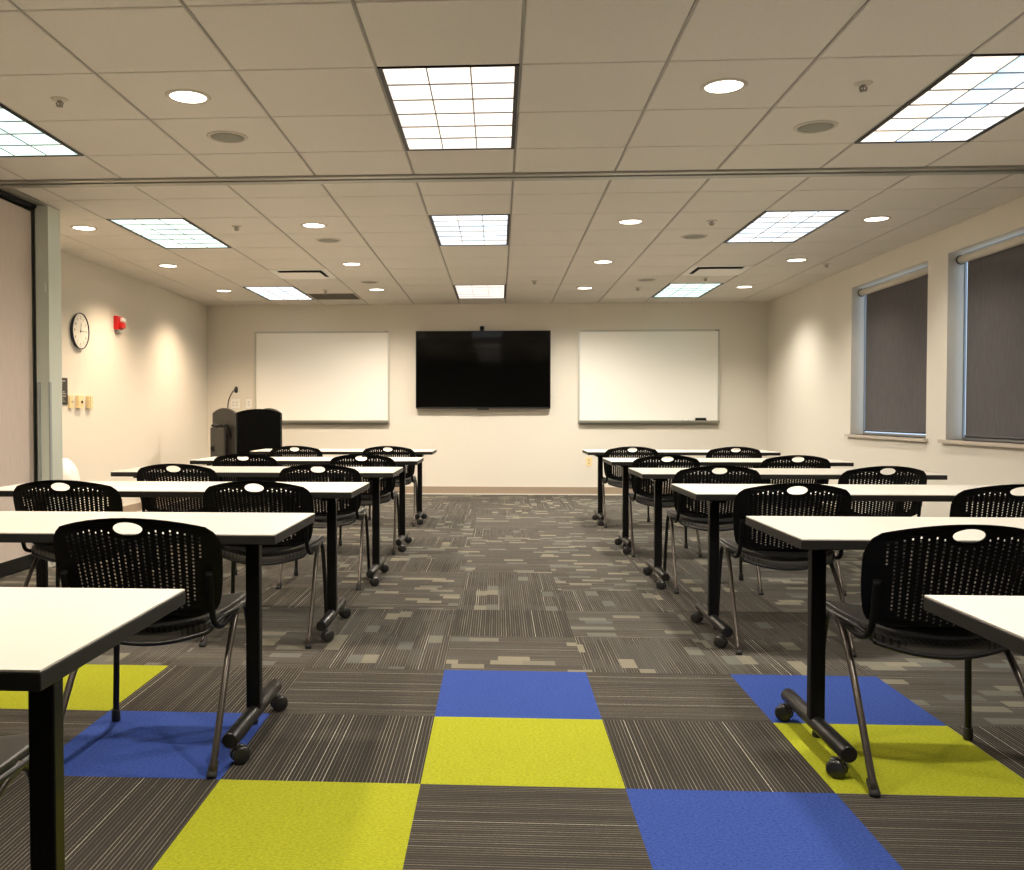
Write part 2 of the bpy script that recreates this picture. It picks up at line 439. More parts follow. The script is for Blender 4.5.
# jamb post at the end of the panel bay
struct('trim_3', B((-3.33, -3.228, 6.27, 6.40, 0, H-0.012, 1), (-3.23, -3.138, 6.22, 6.40, 0, H-0.012, 0), (-3.222, -3.204, 6.208, 6.22, 0.02, 1.30, 2),
       (-3.144, -3.132, 6.212, 6.235, 0.02, 1.30, 2), (-3.164, -3.156, 6.214, 6.22, 1.93, 1.99, 3), (-3.23, -3.138, 6.205, 6.22, 0, 0.03, 3)),
       [mat('jamb lit face', (0.62, 0.66, 0.58), 0.45), mat('jamb shaded face', (0.22, 0.225, 0.19), 0.5), mat('jamb seal', (0.36, 0.40, 0.39), 0.5), M_white])  # strong light on one face and shade in the recess put into the colours
struct('trim_4', B((XL, -3.33, 6.40, 6.52, 0, H)), M_wall)

# stacked operable partition panels
for k in range(5):
    xx = -3.255-0.115*k
    lab = ['fabric-faced folding partition panel, front of the stack facing the left tables', 'second partition panel in the stack behind the front one',
           'middle partition panel of the stack', 'fourth partition panel in the stack', 'rearmost partition panel of the stack next to the left wall'][k]
    t = thing('partition_panel', lab, 'partition panel', (xx, 5.6, 0), 0, 'folded partition panels stacked at the left')
    obj('fabric_face', B((-0.1, 0, -0.62, 0.62, 0.10, H-0.055)), M_pink, t)
    obj('bottom_seal', B((-0.09, 0.004, -0.62, 0.62, 0.008, 0.10)), M_black, t)
    obj('top_rail', B((-0.08, -0.01, -0.55, 0.55, H-0.055, H-0.035)), M_black, t)
    obj('edge_trim', B((-0.1, 0.003, 0.612, 0.624, 0.02, H-0.055), (-0.1, 0.003, -0.624, -0.612, 0.02, H-0.055)), M_alu_dark, t)

# troffers
PL = {-5: 'left', -1: 'middle', 3: 'right'}
RL = {1: 'near side of the ceiling track', 2: 'row just beyond the ceiling track', 3: 'row closest to the television wall', 0: 'unseen row overhead, added to light the foreground', -1: 'unseen row at the rear, added to light the room'}
def troffer(x, y, zone, c):
    li = {(-5): 0, (-1): 1, 3: 2}[c]
    if zone == 2 and c == -1: li = 2
    if zone == 1 and c == 3: li = 3
    if zone == 3 and c == 3: li = 0
    if zone == 3 and c == -5: li = 2
    t = thing('ceiling_light', 'square-celled fluorescent ceiling light panel, %s one, %s' % (PL[c], RL[zone]), 'ceiling light', (x+T/2, y+T, H), 0, 'fluorescent ceiling panels')
    w, l = T/2-0.004, T-0.004; fw, fl = 0.02, 0.01
    obj('frame', B((-w, -w+fw, -l, l, -0.003, d_), (w-fw, w, -l, l, -0.003, d_), (-w+fw, w-fw, -l, -l+fl, -0.003, d_), (-w+fw, w-fw, l-fl, l, -0.003, d_)), M_black, t)
    obj('lens', B((-w+fw, w-fw, -l+fl, l-fl, 0.003, 0.0078)), LENS[li], t)
    bx = []
    for q in (-1, 1): bx.append((q*(w-fw)/3-0.003, q*(w-fw)/3+0.003, -l+fl, l-fl, -0.001, 0.0028))
    for q in range(1, 6):
        yy = -l+fl + 2*(l-fl)*q/6; bx.append((-w+fw, w-fw, yy-0.005, yy+0.005, -0.001, 0.0028))
    obj('louver', B(*bx), M_louver, t)
for a in tro: troffer(*a)

# downlights
DL = [(-2.5, 1, 1.5), (1.5, 1, 1.5), (-5.5, 2, 1.5), (-2.5, 2, 1.5), (1.5, 2, 1.5), (4.5, 2, 1.5), (-5.5, 2, 4.5), (-2.5, 2, 4.5), (1.5, 2, 4.5), (4.5, 2, 4.5),
      (-5.5, 2, 7.5), (-2.5, 2, 7.5), (1.5, 2, 7.5), (4.5, 2, 7.5), (-5.5, 1, 1.5), (4.5, 1, 1.5), (-2.5, 1, -2.5), (1.5, 1, -2.5)]  # the final four are never in view, added for the light they give
CN = {-5.5: 'far left column', -2.5: 'inner left column', 1.5: 'inner right column', 4.5: 'far right column'}
RN = {(1, 1.5): 'before the ceiling track', (2, 1.5): 'first beyond the ceiling track', (2, 4.5): 'middle row beyond the track', (2, 7.5): 'last row by the television wall', (1, -2.5): 'unseen, added overhead to light the room'}
proto = None
for c, z, r in DL:
    x = CX0+c*T; y = (CY1 if z == 1 else CY2)+r*T
    lab = 'round recessed downlight, %s, %s' % (CN[c], RN[(z, r)])
    if proto is None:
        proto = thing('downlight', lab, 'downlight', (x, y, H), 0, 'round recessed downlights')
        bm = bmesh.new(); lathe(bm, [(0.082, 0.0), (0.085, -0.006), (0.098, -0.004), (0.104, 0.0), (0.104, 0.004), (0.082, 0.004)], seg=40); obj('trim_ring', bm, M_trimring, proto)
        bm = bmesh.new(); lathe(bm, [(0.0, -0.001), (0.05, -0.0015), (0.082, -0.001), (0.082, 0.003), (0.0, 0.003)], seg=40); obj('lamp', bm, M_lamp, proto)
    else: dup(proto, (x, y, H), lab)
    ld = bpy.data.lights.new('downlight beam', 'SPOT'); wall = c in (-5.5, 4.5)
    ld.energy = (150 if c < 0 else (100 if r == 7.5 else 50)) if wall else (260 if r == 7.5 else (200 if (z == 1 and r > 0) else 165))
    ld.color = ((1.0, 0.77, 0.54) if c < -5 else (1.0, 0.87, 0.72)) if c < 0 else (1.0, 0.92, 0.80)
    ld.spot_size = math.radians(134 if wall else 164); ld.spot_blend = 0.8; ld.shadow_soft_size = 0.08
    lo = bpy.data.objects.new('downlight_beam', ld); C.objects.link(lo); lo.location = (x, y, H-0.02)

# in-ceiling speakers
proto = None
for c, z, r, lab in [(-2.5, 1, 2.5, 'nearest on the left, before the track'), (2.5, 1, 2.5, 'nearest on the right, before the track'), (-2.5, 2, 2.5, 'left side, just beyond the track'),
               (2.5, 2, 2.5, 'right side, just beyond the track'), (-2.5, 2, 6.5, 'left side, closest to the television wall'), (2.5, 2, 6.5, 'right side, closest to the television wall')]:
    x = CX0+c*T; y = (CY1 if z == 1 else CY2)+r*T; lab = 'round grey ceiling speaker, ' + lab
    if proto is None:
        proto = thing('ceiling_speaker', lab, 'speaker', (x, y, H), 0, 'round ceiling speakers')
        bm = bmesh.new(); lathe(bm, [(0.088, 0.0), (0.09, -0.006), (0.104, -0.004), (0.108, 0.0), (0.108, 0.003), (0.088, 0.003)], seg=36); obj('rim', bm, M_trimring, proto)
        bm = bmesh.new(); lathe(bm, [(0.0, -0.006), (0.05, -0.005), (0.088, -0.002), (0.088, 0.003), (0.0, 0.003)], seg=36); obj('grille', bm, M_speaker, proto)
    else: dup(proto, (x, y, H), lab)

# sprinklers
proto = None
for c, z, r, lab in [(-3.5, 1, 1.5, 'nearest on the left'), (2.5, 1, 1.5, 'nearest on the right'), (-3.5, 2, 1.5, 'left side beyond the track'), (2.5, 2, 1.5, 'right side beyond the track'),
                     (-3.5, 2, 7.5, 'left side at the far dark vent'), (2.5, 2, 7.5, 'right side near the far light panel'), (3.5, 2, 6.3, 'right side beside the white air diffuser'), (0.5, 2, 6.5, 'middle of the far ceiling'), (5.1, 2, 4.9, 'near the right wall above the far window')]:
    x = CX0+c*T; y = (CY1 if z == 1 else CY2)+r*T; lab = 'small metal ceiling sprinkler head, ' + lab
    if proto is None:
        proto = thing('sprinkler', lab, 'sprinkler', (x, y, H), 0, 'ceiling sprinkler heads')
        bm = bmesh.new(); lathe(bm, [(0.0, -0.008), (0.018, -0.008), (0.034, -0.005), (0.04, 0.0), (0.04, 0.002), (0.0, 0.002)], seg=24); obj('escutcheon', bm, M_trimring, proto)
        bm = bmesh.new(); tube(bm, [(0,0,-0.004),(0,0,-0.016)], 0.011, 12)
        for s in (-1, 1): tube(bm, smooth_path([(s*0.01,0,-0.014),(s*0.016,0,-0.022),(s*0.004,0,-0.032)], 4), 0.0032, 8)
        tube(bm, [(0,0,-0.014),(0,0,-0.03)], 0.003, 8)
        lathe(bm, [(0.0, -0.036), (0.016, -0.035), (0.016, -0.0325), (0.0, -0.032)], seg=18); obj('head', bm, M_sprink, proto)
    else: dup(proto, (x, y, H), lab)

# air diffusers
for n, (x, y) in enumerate(dif):
    t = thing('air_diffuser', 'square white ceiling air diffuser with a centre plate, %s side of the ceiling' % ('left' if n == 0 else 'right'), 'air vent', (x+T/2, y+T/2, H), 0, 'white square air diffusers')
    w = T/2-0.004
    bm = bmesh.new()
    def ring(bm, a, za, b, zb):
        A = [bm.verts.new((sx*a, sy*a, za)) for sx, sy in ((-1,-1),(1,-1),(1,1),(-1,1))]
        Bv = [bm.verts.new((sx*b, sy*b, zb)) for sx, sy in ((-1,-1),(1,-1),(1,1),(-1,1))]
        for k in range(4): bm.faces.new((A[k], A[(k+1)%4], Bv[(k+1)%4], Bv[k]))
    ring(bm, w, -0.002, w-0.055, -0.002); ring(bm, w-0.055, -0.002, w-0.075, 0.006); ring(bm, w, -0.002, w, 0.006)
    obj('frame', bm, M_white, t)
    obj('throat', B((-w+0.07, w-0.07, -w+0.07, w-0.07, 0.004, 0.0075)), M_hole, t)
    obj('plate', B((-w+0.085, w-0.085, -w+0.085, w-0.085, -0.022, -0.016), bev=0.002), M_white, t)
    obj('hanger', B((-0.02, 0.02, -0.02, 0.02, -0.016, 0.004)), M_white, t)
for x, y in ret:
    t = thing('return_grille', 'dark square egg-crate return grille in the far left ceiling', 'air vent', (x+T/2, y+T/2, H))
    w = T/2-0.004
    obj('frame', B((-w, -w+0.02, -w, w, -0.003, d_), (w-0.02, w, -w, w, -0.003, d_), (-w, w, -w, -w+0.02, -0.003, d_), (-w, w, w-0.02, w, -0.003, d_)), M_trimring, t)
    bx = []
    for q in range(1, 24):
        p = -w+0.02+(2*w-0.04)*q/24; bx += [(p-0.0012, p+0.0012, -w+0.02, w-0.02, -0.002, 0.006), (-w+0.02, w-0.02, p-0.0012, p+0.0012, -0.002, 0.006)]
    obj('grid', B(*bx), mat('return grid', (0.20, 0.18, 0.14), 0.6), t)
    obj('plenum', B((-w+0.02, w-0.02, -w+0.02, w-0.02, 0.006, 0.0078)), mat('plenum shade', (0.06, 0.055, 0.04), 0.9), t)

# ------------------------------------------------------------ back wall: television
yb = YB
t = thing('television', 'large black flat-screen television hung between the two whiteboards', 'television', ((-1.105+0.70)/2, yb, 1.147))
hw, hh = 0.892, 1.03
obj('bezel', B((-hw, hw, -0.10, -0.055, 0.0, hh), bev=0.004), M_bezel, t)
obj('screen', B((-hw+0.009, hw-0.009, -0.1012, -0.0995, 0.022, hh-0.009)), M_screen, t)
obj('wall_mount', B((-0.35, 0.35, -0.056, -0.001, 0.25, 0.75), (-hw+0.12, hw-0.12, -0.062, -0.03, 0.06, hh-0.2)), M_black, t)
obj('sensor', B((-0.08, 0.08, -0.1, -0.07, -0.014, 0.001), bev=0.003), M_bezel, t)
t = thing('webcam', 'small black camera standing on top of the television', 'camera', (-0.215, yb-0.075, 1.147+hh))
obj('body', B((-0.028, 0.028, -0.02, 0.02, 0.008, 0.062), bev=0.006), M_black, t)
bm = bmesh.new(); lathe(bm, [(0, -0.026), (0.011, -0.026), (0.013, -0.019), (0.0, -0.018)], (0, 0, 0.036), 'Y', 16); obj('lens', bm, M_screen, t)
obj('clip', B((-0.02, 0.02, -0.024, 0.02, 0.0, 0.008)), M_black, t)

# whiteboards
for n, (x0, x1) in enumerate(((-3.285, -1.455), (1.055, 2.905))):
    t = thing('whiteboard', 'large blank whiteboard %s of the television%s' % (('left', ', behind the lectern') if n == 0 else ('right', ', with an eraser on its tray')), 'whiteboard', ((x0+x1)/2, yb, 0.95), 0, 'framed whiteboards')
    w = (x1-x0)/2; h = 1.238; f = 0.024
    obj('board', B((-w+f, w-f, -0.016, -0.002, 0.03, h-f)), M_board, t)
    obj('frame', B((-w, -w+f, -0.024, -0.001, 0.0, h), (w-f, w, -0.024, -0.001, 0.0, h), (-w+f, w-f, -0.024, -0.001, h-f, h), (-w+f, w-f, -0.024, -0.001, 0.0, 0.03), bev=0.002), M_boardframe, t)
    obj('tray', B((-w+0.01, w-0.01, -0.075, -0.024, 0.02, 0.030), (-w+0.01, w-0.01, -0.080, -0.072, 0.012, 0.042), (-w+0.03, w-0.03, -0.05, -0.024, -0.018, 0.02)), M_tray, t)
    obj('corner_clip', B((w-0.06, w-0.01, -0.027, -0.02, h-0.02, h-0.006)), M_tray, t)
t = thing('eraser', 'black whiteboard eraser on the tray of the right board', 'eraser', (2.655, yb-0.052, 0.9805))
obj('felt', B((-0.074, 0.074, -0.018, 0.018, 0, 0.022), bev=0.004), M_eraser, t)
obj('grip', B((-0.07, 0.07, -0.015, 0.015, 0.022, 0.046), bev=0.006), M_black, t)
for x, m, lab in ((2.46, M_marker_b, 'blue'), (2.535, M_marker_g, 'green'), (2.77, M_marker_r, 'red')):
    t = thing('marker', '%s dry-erase marker lying on the right whiteboard tray' % lab, 'marker', (x, yb-0.05, 0.9885))
    bm = bmesh.new(); tube(bm, [(-0.03,0,0),(0.03,0,0)], 0.0075, 12); obj('barrel', bm, M_white, t)
    bm = bmesh.new(); tube(bm, [(-0.05,0,0),(-0.048,0,0),(-0.03,0,0)], 0.0079, 12, rs=[0.006,0.0079,0.0079]); obj('cap', bm, m, t)

# wall plates
def wplate(name, label, x, z, w, h, m, gang, kind='outlet'):
    t = thing(name, label, 'wall plate', (x, yb, z))
    obj('cover', B((-w/2, w/2, -0.007, -0.0005, -h/2, h/2), bev=0.002), m, t)
    bx = []
    for g in range(gang):
        gx = (g-(gang-1)/2)*0.046
        for s in (-1, 1): bx.append((gx-0.013, gx+0.013, -0.0085, -0.0065, s*0.02-0.011, s*0.02+0.011))
    obj('socket', B(*bx), mat('socket face', tuple(c*0.72 for c in m.node_tree.nodes['Principled BSDF'].inputs[0].default_value[:3]), 0.5), t)
wplate('outlet_plate', 'white two-gang wall outlet plate behind the lectern microphone', -3.558, 1.215, 0.118, 0.12, M_white, 2)
wplate('outlet_plate', 'narrow white wall outlet plate between lectern and left whiteboard', -3.372, 1.215, 0.076, 0.12, M_white, 1)
wplate('outlet_plate', 'low ivory power outlet on the back wall under the right whiteboard', 1.206, 0.445, 0.078, 0.118, M_ivory, 1)

# ------------------------------------------------------------ left wall: clock, alarm, plaque, switches
t = thing('wall_clock', 'round white wall clock with a dark rim on the left wall', 'clock', (XL, 8.36, 1.855))
R = 0.172
bm = bmesh.new(); lathe(bm, [(R-0.03, 0.0), (R-0.012, 0.0), (R-0.006, 0.012), (R, 0.028), (R-0.003, 0.034), (R-0.007, 0.032), (R-0.007, 0.024), (R-0.03, 0.024)], axis='X', seg=56)
obj('rim', bm, M_navy, t)
bm = bmesh.new(); lathe(bm, [(0.0, 0.005), (R-0.010, 0.005), (R-0.010, 0.025), (0.0, 0.025)], axis='X', seg=56, smooth=False)
fc = obj('face', bm, M_face, t)
bm = bmesh.new()
# viewed from +x: screen right = +y
MB = Matrix(((0,0,1,0),(1,0,0,0),(0,1,0,0),(0,0,0,1)))
for k in range(1, 13):
    a = 2*PI*k/12; text_into(bm, str(k), 0.036, Matrix.Translation((0.0256, math.sin(a)*0.120, math.cos(a)*0.120)) @ MB)
for k in range(60):
    a = 2*PI*k/60; r1 = 0.150; r0 = 0.143 if k % 5 else 0.139
    tube(bm, [(0.0256, math.sin(a)*r0, math.cos(a)*r0), (0.0256, math.sin(a)*r1, math.cos(a)*r1)], 0.001, 4)
obj('numerals', bm, M_ink, t)
def hand(name, ang, L, w):
    bm = bmesh.new(); d = Vector((0, math.sin(ang), math.cos(ang))); s = Vector((0, math.cos(ang), -math.sin(ang))); o = Vector((0.0275, 0, 0))
    ps = [o-d*0.02-s*w, o+d*L-s*w*0.5, o+d*L+s*w*0.5, o-d*0.02+s*w]
    lo = [bm.verts.new(p) for p in ps]; hi = [bm.verts.new(p+Vector((0.0015,0,0))) for p in ps]
    bm.faces.new(lo); bm.faces.new(hi)
    for k in range(4): bm.faces.new((lo[k], lo[(k+1)%4], hi[(k+1)%4], hi[k]))
    obj(name, bm, M_ink, t)
hand('hour_hand', 2*PI*0.021, 0.075, 0.005); hand('minute_hand', 2*PI*0.25, 0.115, 0.0035)
bm = bmesh.new(); lathe(bm, [(0, 0.026), (0.008, 0.026), (0.008, 0.031), (0, 0.032)], axis='X', seg=16); obj('hub', bm, M_ink, t)

t = thing('fire_alarm', 'red fire alarm strobe box on the left wall beyond the clock', 'fire alarm', (XL, 9.22, 2.01))
obj('housing', B((0.0, 0.045, -0.07, 0.07, -0.065, 0.075), bev=0.006), M_red, t)
obj('horn', B((0.045, 0.075, -0.035, 0.065, -0.05, 0.01), bev=0.008), M_red, t)
obj('strobe', B((0.045, 0.085, -0.02, 0.06, 0.015, 0.06), bev=0.012), M_clear, t)
obj('base', B((0.0, 0.05, -0.03, 0.035, -0.1, -0.065), bev=0.006), M_bin, t)

t = thing('room_plaque', 'dark grey plaque with small pale lettering beside the grey post', 'sign', (XL, 8.03, 1.283))
obj('board', B((0.0, 0.01, -0.095, 0.095, -0.122, 0.122), bev=0.002), M_plaque, t)
bx = []
for z, y0, y1, h in ((0.092, -0.02, 0.045, 0.012), (0.068, -0.03, 0.005, 0.004), (-0.005, 0.0, 0.03, 0.012), (-0.022, -0.01, 0.06, 0.009), (-0.045, -0.03, 0.055, 0.012), (-0.07, -0.02, 0.02, 0.006), (-0.09, -0.02, 0.04, 0.006)):
    y = y0
    while y < y1: bx.append((0.01, 0.0106, y, min(y1, y+0.006), z-h/2, z+h/2)); y += 0.009
obj('lettering', B(*bx), M_plaquetext, t)
for y, w, d, lab, extra in ((8.18, 0.07, 0.02, 'narrow ivory wall switch next to the dark plaque', 'a'), (8.345, 0.10, 0.035, 'middle ivory wall control with a small dark knob', 'b'), (8.55, 0.085, 0.035, 'ivory wall thermostat with slots, furthest right of three', 'c')):
    t = thing('wall_control', lab, 'wall control', (XL, y, 1.19))
    obj('cover', B((0.0, d, -w/2, w/2, -0.06, 0.06), bev=0.004), M_ivory, t)
    if extra == 'c': obj('slots', B(*[(d, d+0.001, -w/2+0.012, -w/2+0.028, -0.045+0.015*k, -0.038+0.015*k) for k in range(7)]), M_plaque, t)
    else: obj('knob', B((d, d+0.012, -0.008, 0.012, -0.012, 0.012), bev=0.003), M_plaque if extra == 'b' else M_sill, t)

# waste bin with white bag
t = thing('waste_bin', 'bin hidden under a crumpled white plastic bag, between grey post and left wall', 'bin', (-3.765, 7.63, 0))
bm = bmesh.new(); lathe(bm, [(0.0, 0.0), (0.11, 0.0), (0.14, 0.42), (0.135, 0.42), (0.10, 0.015), (0.0, 0.012)], seg=32); obj('bin', bm, M_bin, t)
bm = bmesh.new(); seg = 48
prof = [(0.178, 0.36), (0.192, 0.40), (0.196, 0.45), (0.19, 0.52), (0.165, 0.60), (0.12, 0.655), (0.07, 0.685), (0.02, 0.692)]
rings = []
rnd = random.Random(3)
ph = [rnd.random()*6.28 for _ in range(8)]
for j, (r, h) in enumerate([(a*0.82, b) for a, b in prof]):
    ring = []
    for k in range(seg):
        a = 2*PI*k/seg
        w = 0.035*math.sin(5*a+ph[0]+j*0.8)+0.025*math.sin(11*a+ph[1]-j)+0.02*math.sin(17*a+ph[2]+1.7*j)
        rr = r*(1+w); ring.append(bm.verts.new((rr*math.cos(a), rr*math.sin(a), h+0.012*math.sin(7*a+ph[3]+j)*(j < 7))))
    rings.append(ring)
for a, b in zip(rings, rings[1:]):
    for k in range(seg):
        f = bm.faces.new((a[k], a[(k+1)%seg], b[(k+1)%seg], b[k])); f.smooth = True
bm.faces.new(rings[-1]); obj('bag', bm, M_bag, t)

# ------------------------------------------------------------ lectern
def prism_y(bm, poly, y0, y1, mi=0):
    a = [bm.verts.new((x, y0, z)) for x, z in poly]; b = [bm.verts.new((x, y1, z)) for x, z in poly]
    bm.faces.new(a).material_index = mi; bm.faces.new(b[::-1]).material_index = mi
    for k in range(len(poly)):
        f = bm.faces.new((a[k], a[(k+1)%len(poly)], b[(k+1)%len(poly)], b[k])); f.material_index = mi
def prism_x(bm, poly, x0, x1):
    a = [bm.verts.new((x0, y, z)) for y, z in poly]; b = [bm.verts.new((x1, y, z)) for y, z in poly]
    bm.faces.new(a); bm.faces.new(b[::-1])
    for k in range(len(poly)): bm.faces.new((a[k], a[(k+1)%len(poly)], b[(k+1)%len(poly)], b[k]))
t = thing('lectern', 'black and charcoal lectern with arched top at the front left', 'lectern', (-2.93, 10.50, 0), math.radians(45))
W2, D2, HT = 0.29, 0.27, 1.12
arch = [(-W2, 0.08)] + [(W2*x/10, HT-0.03+0.045*(1-(x/10)**2)) for x in range(-10, 11)] + [(W2, 0.08)]
bm = bmesh.new(); prism_y(bm, arch, -D2, -D2+0.03); obj('front_panel', bm, M_lectblack, t)
sa = [(-D2, 0.05)] + [(D2*y/8, HT-0.035+0.06*(1-(y/8)**2)) for y in range(-8, 9)] + [(D2, 0.05)]
for s in (-1, 1):
    bm = bmesh.new(); prism_x(bm, sa, s*W2-0.014, s*W2+0.014); obj('side_panel', bm, M_lect, t)
obj('shelf', B((-W2+0.014, W2-0.014, -D2+0.03, D2-0.02, 0.55, 0.57), (-W2+0.014, W2-0.014, -D2+0.03, D2-0.02, 0.1, 0.12)), M_lect, t)
bm = bmesh.new(); prism_x(bm, [(-D2+0.03, HT-0.06), (D2-0.02, HT-0.12), (D2-0.02, HT-0.10), (-D2+0.03, HT-0.04)], -W2+0.014, W2-0.014); obj('reading_top', bm, M_lect, t)
obj('base_plinth', B((-W2, W2, -D2, D2, 0.05, 0.10), bev=0.005), M_lect, t)
for sx in (-1, 1):
    for sy in (-1, 1):
        bm = bmesh.new(); lathe(bm, [(0, -0.012), (0.022, -0.012), (0.025, -0.006), (0.025, 0.006), (0.022, 0.012), (0, 0.012)], (sx*0.24, sy*0.22, 0.025), 'X', 20)
        obj('castor', bm, M_castor, t)
# folded side shelf on curved brackets
sp = obj('side_shelf', B((-W2-0.10, -W2-0.075, -0.16, 0.16, 0.50, 0.92), bev=0.003), mat('side shelf', (0.035, 0.034, 0.028), 0.5), t)
bm = bmesh.new()
for y in (-0.17, 0.10):
    tube(bm, smooth_path([(-W2-0.014, y, 0.80), (-W2-0.05, y-0.004, 0.93), (-W2-0.085, y, 0.955), (-W2-0.10, y, 0.93)], 5), 0.014, 10)
tube(bm, [(-W2-0.09, -0.18, 0.945), (-W2-0.09, 0.14, 0.945)], 0.012, 10)
obj('bracket', bm, M_black, sp)
bm = bmesh.new(); lathe(bm, [(0, -0.02), (0.028, -0.02), (0.034, -0.008), (0.034, 0.0), (0, 0.0)], (-W2-0.1, 0.10, 0.68), 'X', 16); obj('knob', bm, M_black, t)
t = thing('microphone', 'thin gooseneck microphone rising from the lectern top', 'microphone', (-3.15, 10.50, HT-0.06))
bm = bmesh.new(); lathe(bm, [(0, 0), (0.025, 0), (0.025, 0.02), (0.012, 0.03), (0, 0.03)], seg=20); obj('base', bm, M_black, t)
bm = bmesh.new(); tube(bm, smooth_path([(0,0,0.02),(-0.01,0,0.10),(0.005,0,0.19),(0.045,0,0.27),(0.08,0,0.305)], 6), 0.0075, 10); obj('gooseneck', bm, M_legtube, t)
bm = bmesh.new(); tube(bm, [(0.085,0,0.335),(0.09,0,0.325),(0.09,0,0.275),(0.088,0,0.265)], 0.018, 14, rs=[0.012,0.02,0.02,0.012]); obj('windscreen', bm, M_rubber, t)

# ------------------------------------------------------------ tables
TH, TL, TD = 0.715, 1.785, 0.60
def table_parts(t):
    bm = bmesh.new(); box(bm, -TL/2+0.003, TL/2-0.003, 0.003, TD-0.003, TH-0.03, TH-0.0015); obj('edge_band', B((-TL/2, TL/2, 0, TD, TH-0.031, TH-0.0035), bev=0.0025), M_edge, t); bm.free()
    obj('tabletop', B((-TL/2+0.0015, TL/2-0.0015, 0.0015, TD-0.0015, TH-0.004, TH), bev=0.0008), M_lam, t)
    for s in (-1, 1):
        x = s*(TL/2-0.148); y = TD/2+0.003
        lg = obj('leg_column', B((x-0.0235, x+0.0235, y-0.019, y+0.019, 0.09, TH-0.05), (x-0.016, x+0.016, y-0.016, y+0.016, TH-0.05, TH-0.04), bev=0.004), M_black, t)
        obj('mounting_plate', B((x-0.08, x+0.05, 0.10, TD-0.08, TH-0.038, TH-0.031), (x-0.035, x+0.035, y-0.10, y+0.10, TH-0.062, TH-0.038), (x-0.06, x-0.03, y-0.16, y+0.16, TH-0.05, TH-0.035)), M_black, t)
        bm = bmesh.new(); xf = x-s*0.0
        tube(bm, [(xf, y-0.285, 0.080), (xf, y-0.28, 0.080), (xf, y+0.28, 0.080), (xf, y+0.285, 0.080)], 0.025, 24, rs=[0.022, 0.025, 0.025, 0.022])
        obj('foot_bar', bm, M_tube, t)
        for e in (-1, 1):
            yc = y+e*0.25; ca = obj('castor', cast_bm(xf+s*0.022, yc), M_castor, t)
            bm = bmesh.new(); tube(bm, [(xf+s*0.012, yc, 0.045), (xf+s*0.008, yc, 0.068)], 0.009, 10); obj('stem', bm, M_sprink, ca)
def cast_bm(x, y):
    bm = bmesh.new(); rot = -1.0 if x > 0 else 1.0
    for s in (-1, 1):
        o = Vector((s*0.014, 0, 0.028)); b2 = bmesh.new()
        lathe(b2, [(0, -0.009), (0.02, -0.009), (0.0275, -0.005), (0.028, 0.0), (0.0275, 0.005), (0.02, 0.009), (0, 0.009)], o, 'X', 24)
        me = bpy.data.meshes.new('x'); b2.to_mesh(me); b2.free(); bm.from_mesh(me); bpy.data.meshes.remove(me)
    tube(bm, [(-0.024, 0, 0.028), (0.024, 0, 0.028)], 0.007, 10)
    # hood
    seg = 10; pr = []
    for k in range(seg+1):
        a = PI*0.05+PI*0.9*k/seg; pr.append((0.032*math.cos(a), 0.028+0.032*math.sin(a)))
    a0 = [bm.verts.new((-0.006, p, q)) for p, q in pr]; a1 = [bm.verts.new((0.006, p, q)) for p, q in pr]
    for k in range(seg): bm.faces.new((a0[k], a0[k+1], a1[k+1], a1[k]))
    bm.transform(Matrix.Translation((x, y, 0)) @ Matrix.Rotation(rot, 4, 'Z'))
    return bm
ROWY = [1.243, 2.69, 4.19, 5.585, 6.985, 8.745]
EDGE = {'left': [-0.645, -0.668, -0.68, -0.647, -0.622, -0.632], 'right': [0.851, 0.878, 0.899, 0.874, 0.862, 0.858]}
LX, RX = -0.655-TL/2, 0.868+TL/2
rown = ['nearest row, cut off by the frame', 'second row from the camera', 'third row from the camera', 'fourth row from the camera', 'fifth row from the camera', 'last row before the television wall']
tp = None
for side, x in (('left', LX), ('right', RX)):
    for i, y in enumerate(ROWY):
        lab = 'white-topped black training table on castors, %s of aisle, %s' % (side, rown[i])
        yy = y + ({0: 0.022}.get(i, -0.01) if side == 'right' else 0); x = EDGE[side][i] + (-TL/2 if side == 'left' else TL/2)
        if tp is None:
            tp = thing('training_table', lab, 'table', (x, yy, 0), 0, 'white-topped training tables'); table_parts(tp)
        else:
            d = dup(tp, (x, yy, 0), lab)
            if side == 'right': d.scale = (1.01, 1, 1); d.location.x += 0.009

